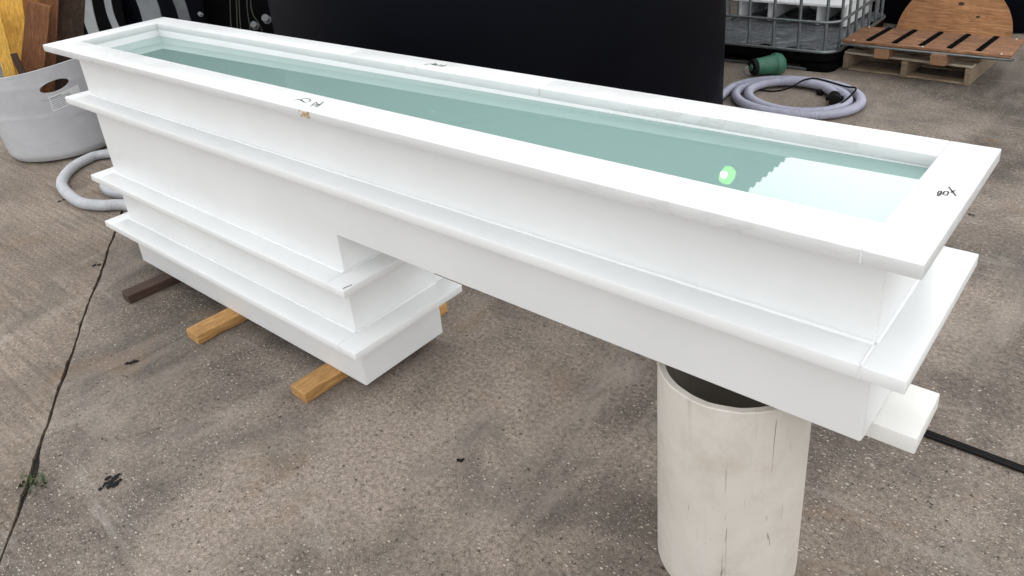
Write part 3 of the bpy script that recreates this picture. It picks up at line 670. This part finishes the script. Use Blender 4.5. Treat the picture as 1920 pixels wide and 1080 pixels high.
# offcuts: (bottom px, top px, depth point, width, thickness, tilt of face, material, label)
P1 = (-1.95, .55, 0)
def offcut(b, t, depth, wd, th, mat, label, face=(0.85, -0.5, 0.1)):
    return plank('timber_offcut', atd(*b, depth), atd(*t, depth), wd, th, M[mat], label, 'timber', group='timber offcuts in the tub', up=face)
offcut((52, 190), (8, -60), (-2.02, .50, 0), .125, .016, 'ply_yellow', 'wide yellow plywood strip leaning to the left in the grey tub')
offcut((36, 205), (-12, 20), (-1.93, .44, 0), .065, .019, 'ply_yellow', 'narrow bright yellow strip at the left front of the grey tub')
offcut((56, 170), (25, 100), (-1.88, .47, 0), .035, .018, 'wet', 'small dark stick end poking from the grey tub')
offcut((52, 215), (74, 6), (-1.96, .58, 0), .125, .030, 'brown', 'reddish brown board with square top in the grey tub')
offcut((84, 215), (96, -60), (-2.03, .66, 0), .095, .032, 'brown', 'tall knotty brown board beside the dark plywood in the tub')
offcut((60, 150), (58, -70), (-2.10, .60, 0), .145, .018, 'orange', 'orange board standing behind the brown board in the tub')
offcut((120, 215), (132, -60), (-2.09, .74, 0), .175, .014, 'darkply', 'dark weathered plywood piece at the back right of the tub')

# ------------------------------------------------------------------ dark store at the back left: black sheets added in place of deep shade, curved grey strips
FACE = Vector((0.85, -0.52, 0.0)).normalized()
def sheet(px0, px1, depth, h, mat, label, name='dark_filler_sheet', lean=0.16, th=0.02, top=-500):
    g0, g1 = atd(px0, 150, depth), atd(px1, 150, depth); a = Vector((g0.x, g0.y, 0)); b = Vector((g1.x, g1.y, 0)); wd = (b - a).length; c = (a + b) / 2
    d = (b - a).normalized(); n_ = Vector((d.y, -d.x, 0)); upv = (Vector((0, 0, 1)) - n_ * lean).normalized()
    f = d.cross(upv)
    return plank(name, c + f * -.0 + Vector((0, 0, .012)), c + upv * h + Vector((0, 0, .012)), wd, th, M[mat], label, 'sheet', group='black sheets added to darken the back', up=f)
sheet(120, 260, (-3.05, 1.75, 0), 2.3, 'black', 'added black sheet darkening the shaded corner at the far left, behind the curved strips')
sheet(250, 410, (-3.02, 1.95, 0), 2.35, 'black_tank', 'added black sheet darkening the shaded corner behind the grey curved strips, next from the left')
sheet(400, 600, (-2.98, 2.2, 0), 2.3, 'black', 'added black sheet darkening the shaded corner beside the big black tank, behind hanging cords')
def strip(cps, depth, wd, mat, label, th=.006):
    """bent strip of sheet: pixels of its centre line, width in metres"""
    P = spline([atd(x, y, depth) for x, y in cps], 8); side = Vector((RT.x, RT.y, 0)).normalized(); nrm = Vector((-FW.x, -FW.y, 0)).normalized()
    bm = bmesh.new(); rings = []
    for i, p in enumerate(P):
        t = (P[min(i + 1, len(P) - 1)] - P[max(0, i - 1)]).normalized(); sdv = t.cross(nrm).normalized(); ww = wd(i / (len(P) - 1)) / 2
        rings.append([bm.verts.new(q) for q in (p - sdv * ww - nrm * th, p + sdv * ww - nrm * th, p + sdv * ww * .96 + nrm * th * .3, p - sdv * ww * .96 + nrm * th * .3)])
    for a, b in zip(rings, rings[1:]):
        for q in range(4): bm.faces.new((a[q], a[(q + 1) % 4], b[(q + 1) % 4], b[q]))
    bm.faces.new(rings[0][::-1]); bm.faces.new(rings[-1])
    return link('curved_strip', finish(bm), M[mat], label=label, cat='plastic strip', group='curved grey strips at the back')
strip([(150, -140), (156, -40), (164, 20), (176, 62), (196, 100), (230, 150), (265, 200)], (-2.55, 1.5, 0), lambda t: .085 - .03 * abs(t - .4), 'greyply', 'broad pale strip curving down behind the left rim corner')
strip([(190, -140), (196, -40), (203, 10), (212, 40), (228, 72), (262, 130), (300, 190)], (-2.60, 1.58, 0), lambda t: .05, 'greyply', 'narrow pale strip, second from the left, curving behind the rim')
strip([(262, -140), (270, -20), (281, 20), (290, 60), (300, 130), (310, 200)], (-2.62, 1.70, 0), lambda t: .15, 'greymid', 'widest grey strip, standing nearly upright left of the rim corner')
strip([(318, -140), (330, -20), (340, 15), (350, 50), (368, 130), (385, 200)], (-2.62, 1.80, 0), lambda t: .085, 'greydark', 'grey strip standing just right of the rim corner')
# cords hanging on the back sheet
cg = M['weedcord'] = m_flat('dull_cord', (0.05, 0.052, 0.04), 0.7, 0.3, 50, 0.1)
for i, (x0, x1) in enumerate(((430, 434), (447, 452), (462, 470), (470, 492), (442, 446))):
    P = spline([atd(x0 - 4, -200, (-2.76, 2.16, 0)), atd(x0, -40, (-2.72, 2.16, 0)), atd(x0 + 2, 20, (-2.70, 2.16, 0)), atd(x1, 60, (-2.68, 2.16, 0)), atd(x1 + 8, 140, (-2.66, 2.16, 0)), Vector((*atd(x1 + 20, 250, (-2.62, 2.16, 0)).xy, .01))], 6)
    lab = ['leftmost thin cord hanging before the black sheets', 'thin cord, third from the left among those hanging at the back', 'thin cord, fourth from the left among those hanging at the back', 'slanting cord nearest the big black tank', 'thin cord, second from the left among those hanging at the back'][i]
    link('hanging_cord', tube_me(P, .0045, 6), cg, label=lab, cat='cord', group='cords hanging at the back')

for nm, q, sz, mt, lab in (('pipe_fitting', (478, 48), .030, 'greydark', 'grey pipe fitting hanging low among the cords by the black tank'), ('pipe_fitting', (500, 36), .034, 'greydark', 'dull steel fitting hanging beside the big black tank'), ('pipe_fitting', (376, 27), .018, 'greymid', 'small pale fitting on the black sheet right of the rim corner')):
    o = link(nm, lathe_me([(sz * .5, -sz), (sz * .95, -sz * .9), (sz, -sz * .3), (sz * .6, -sz * .1), (sz * .6, sz * .5), (sz * .9, sz * .6), (sz * .9, sz)], 14, True, True), M[mt], label=lab, cat='fitting', group='fittings hanging at the back')
    o.location = atd(*q, (-2.64, 2.16, 0)); o.rotation_euler = (.9, .5, .3)
# ------------------------------------------------------------------ open shed whose roof is mirrored in the water
shed = thing('shed_roof', 'open shed with dark corrugated roof, mirrored in the tank water', 'shed', (0, 0, 0))
bm = bmesh.new(); ny = 480; ys = [3.9 + 5.6 * j / ny for j in range(ny + 1)]
for xa, xb in ((-9.5, 0.70),):
    row = []
    for x in (xa, xb):
        row.append([bm.verts.new((x, y, 3.19 + 0.047 * abs(math.sin(math.pi * y / 0.125)))) for y in ys])
    for j in range(ny): bm.faces.new((row[0][j], row[0][j + 1], row[1][j + 1], row[1][j]))
ro = link('roof_sheet', finish(bm, True, R(50)), m_flat('dark_roof_metal', (0.05, 0.055, 0.06), 0.6, 0.3, 2, 0.05), shed)
sm = ro.modifiers.new('thickness', 'SOLIDIFY'); sm.thickness = 0.003
M['wall'] = m_flat('dark_cladding', (0.035, 0.037, 0.042), 0.7, 0.25, 3, 0.1)
for i in range(20): link('wall_panel', box_me((-9.5 + i * .51, 9.40, 0), (-9.5 + i * .51 + .506, 9.45, 3.18), .004), M['wall'], shed)
for i in range(10): link('wall_panel', box_me((-9.5, 3.95 + i * .535, 0), (-9.45, 3.95 + i * .535 + .53, 3.18), .004), M['wall'], shed)
for x, y in ((0.55, 9.25), (-4.5, 3.98), (-9.35, 3.98)): link('post', box_me((x - .05, y - .05, 0), (x + .05, y + .05, 3.19), .005), M['steel'], shed)
for y in (3.98, 6.6, 9.3): link('beam', box_me((-9.4, y - .04, 3.06), (0.62, y + .04, 3.19), .004), M['wall'], shed)
# green lamp under the roof, seen mirrored in the water
lamp = thing('green_lamp', 'lit green lamp under the shed roof, mirrored in the water', 'lamp', (0.62, 4.475, 3.0))
lm = bpy.data.materials.new('green_glow'); lm.use_nodes = True; b_ = lm.node_tree.nodes['Principled BSDF']; b_.inputs['Base Color'].default_value = (0.1, 0.6, 0.1, 1); b_.inputs['Emission Color'].default_value = (0.26, 1.0, 0.10, 1); b_.inputs['Emission Strength'].default_value = 3.2
lw = bpy.data.materials.new('white_glow'); lw.use_nodes = True; b_ = lw.node_tree.nodes['Principled BSDF']; b_.inputs['Emission Color'].default_value = (0.8, 1.0, 0.75, 1); b_.inputs['Emission Strength'].default_value = 12.0
sh = link('shade', lathe_me([(0.035, 0.10), (0.062, 0.085), (0.078, 0.02), (0.060, -0.055), (0.028, -0.075)], 9, True, True), lm, lamp); sh.rotation_euler = (R(12), R(-24), R(15)); sh.scale = (.82, .82, .82)
o = link('bulb', lathe_me([(0.005, -.03), (0.03, -.02), (0.036, .005), (0.022, .03), (.005, .035)], 16, True, True), lw, lamp); o.location = (-.008, -.060, -.018); o.scale = (.8, .8, .9)
link('stem', tube_me([(0, 0, .10), (0, 0, .20)], .012, 8), M['steel'], lamp)
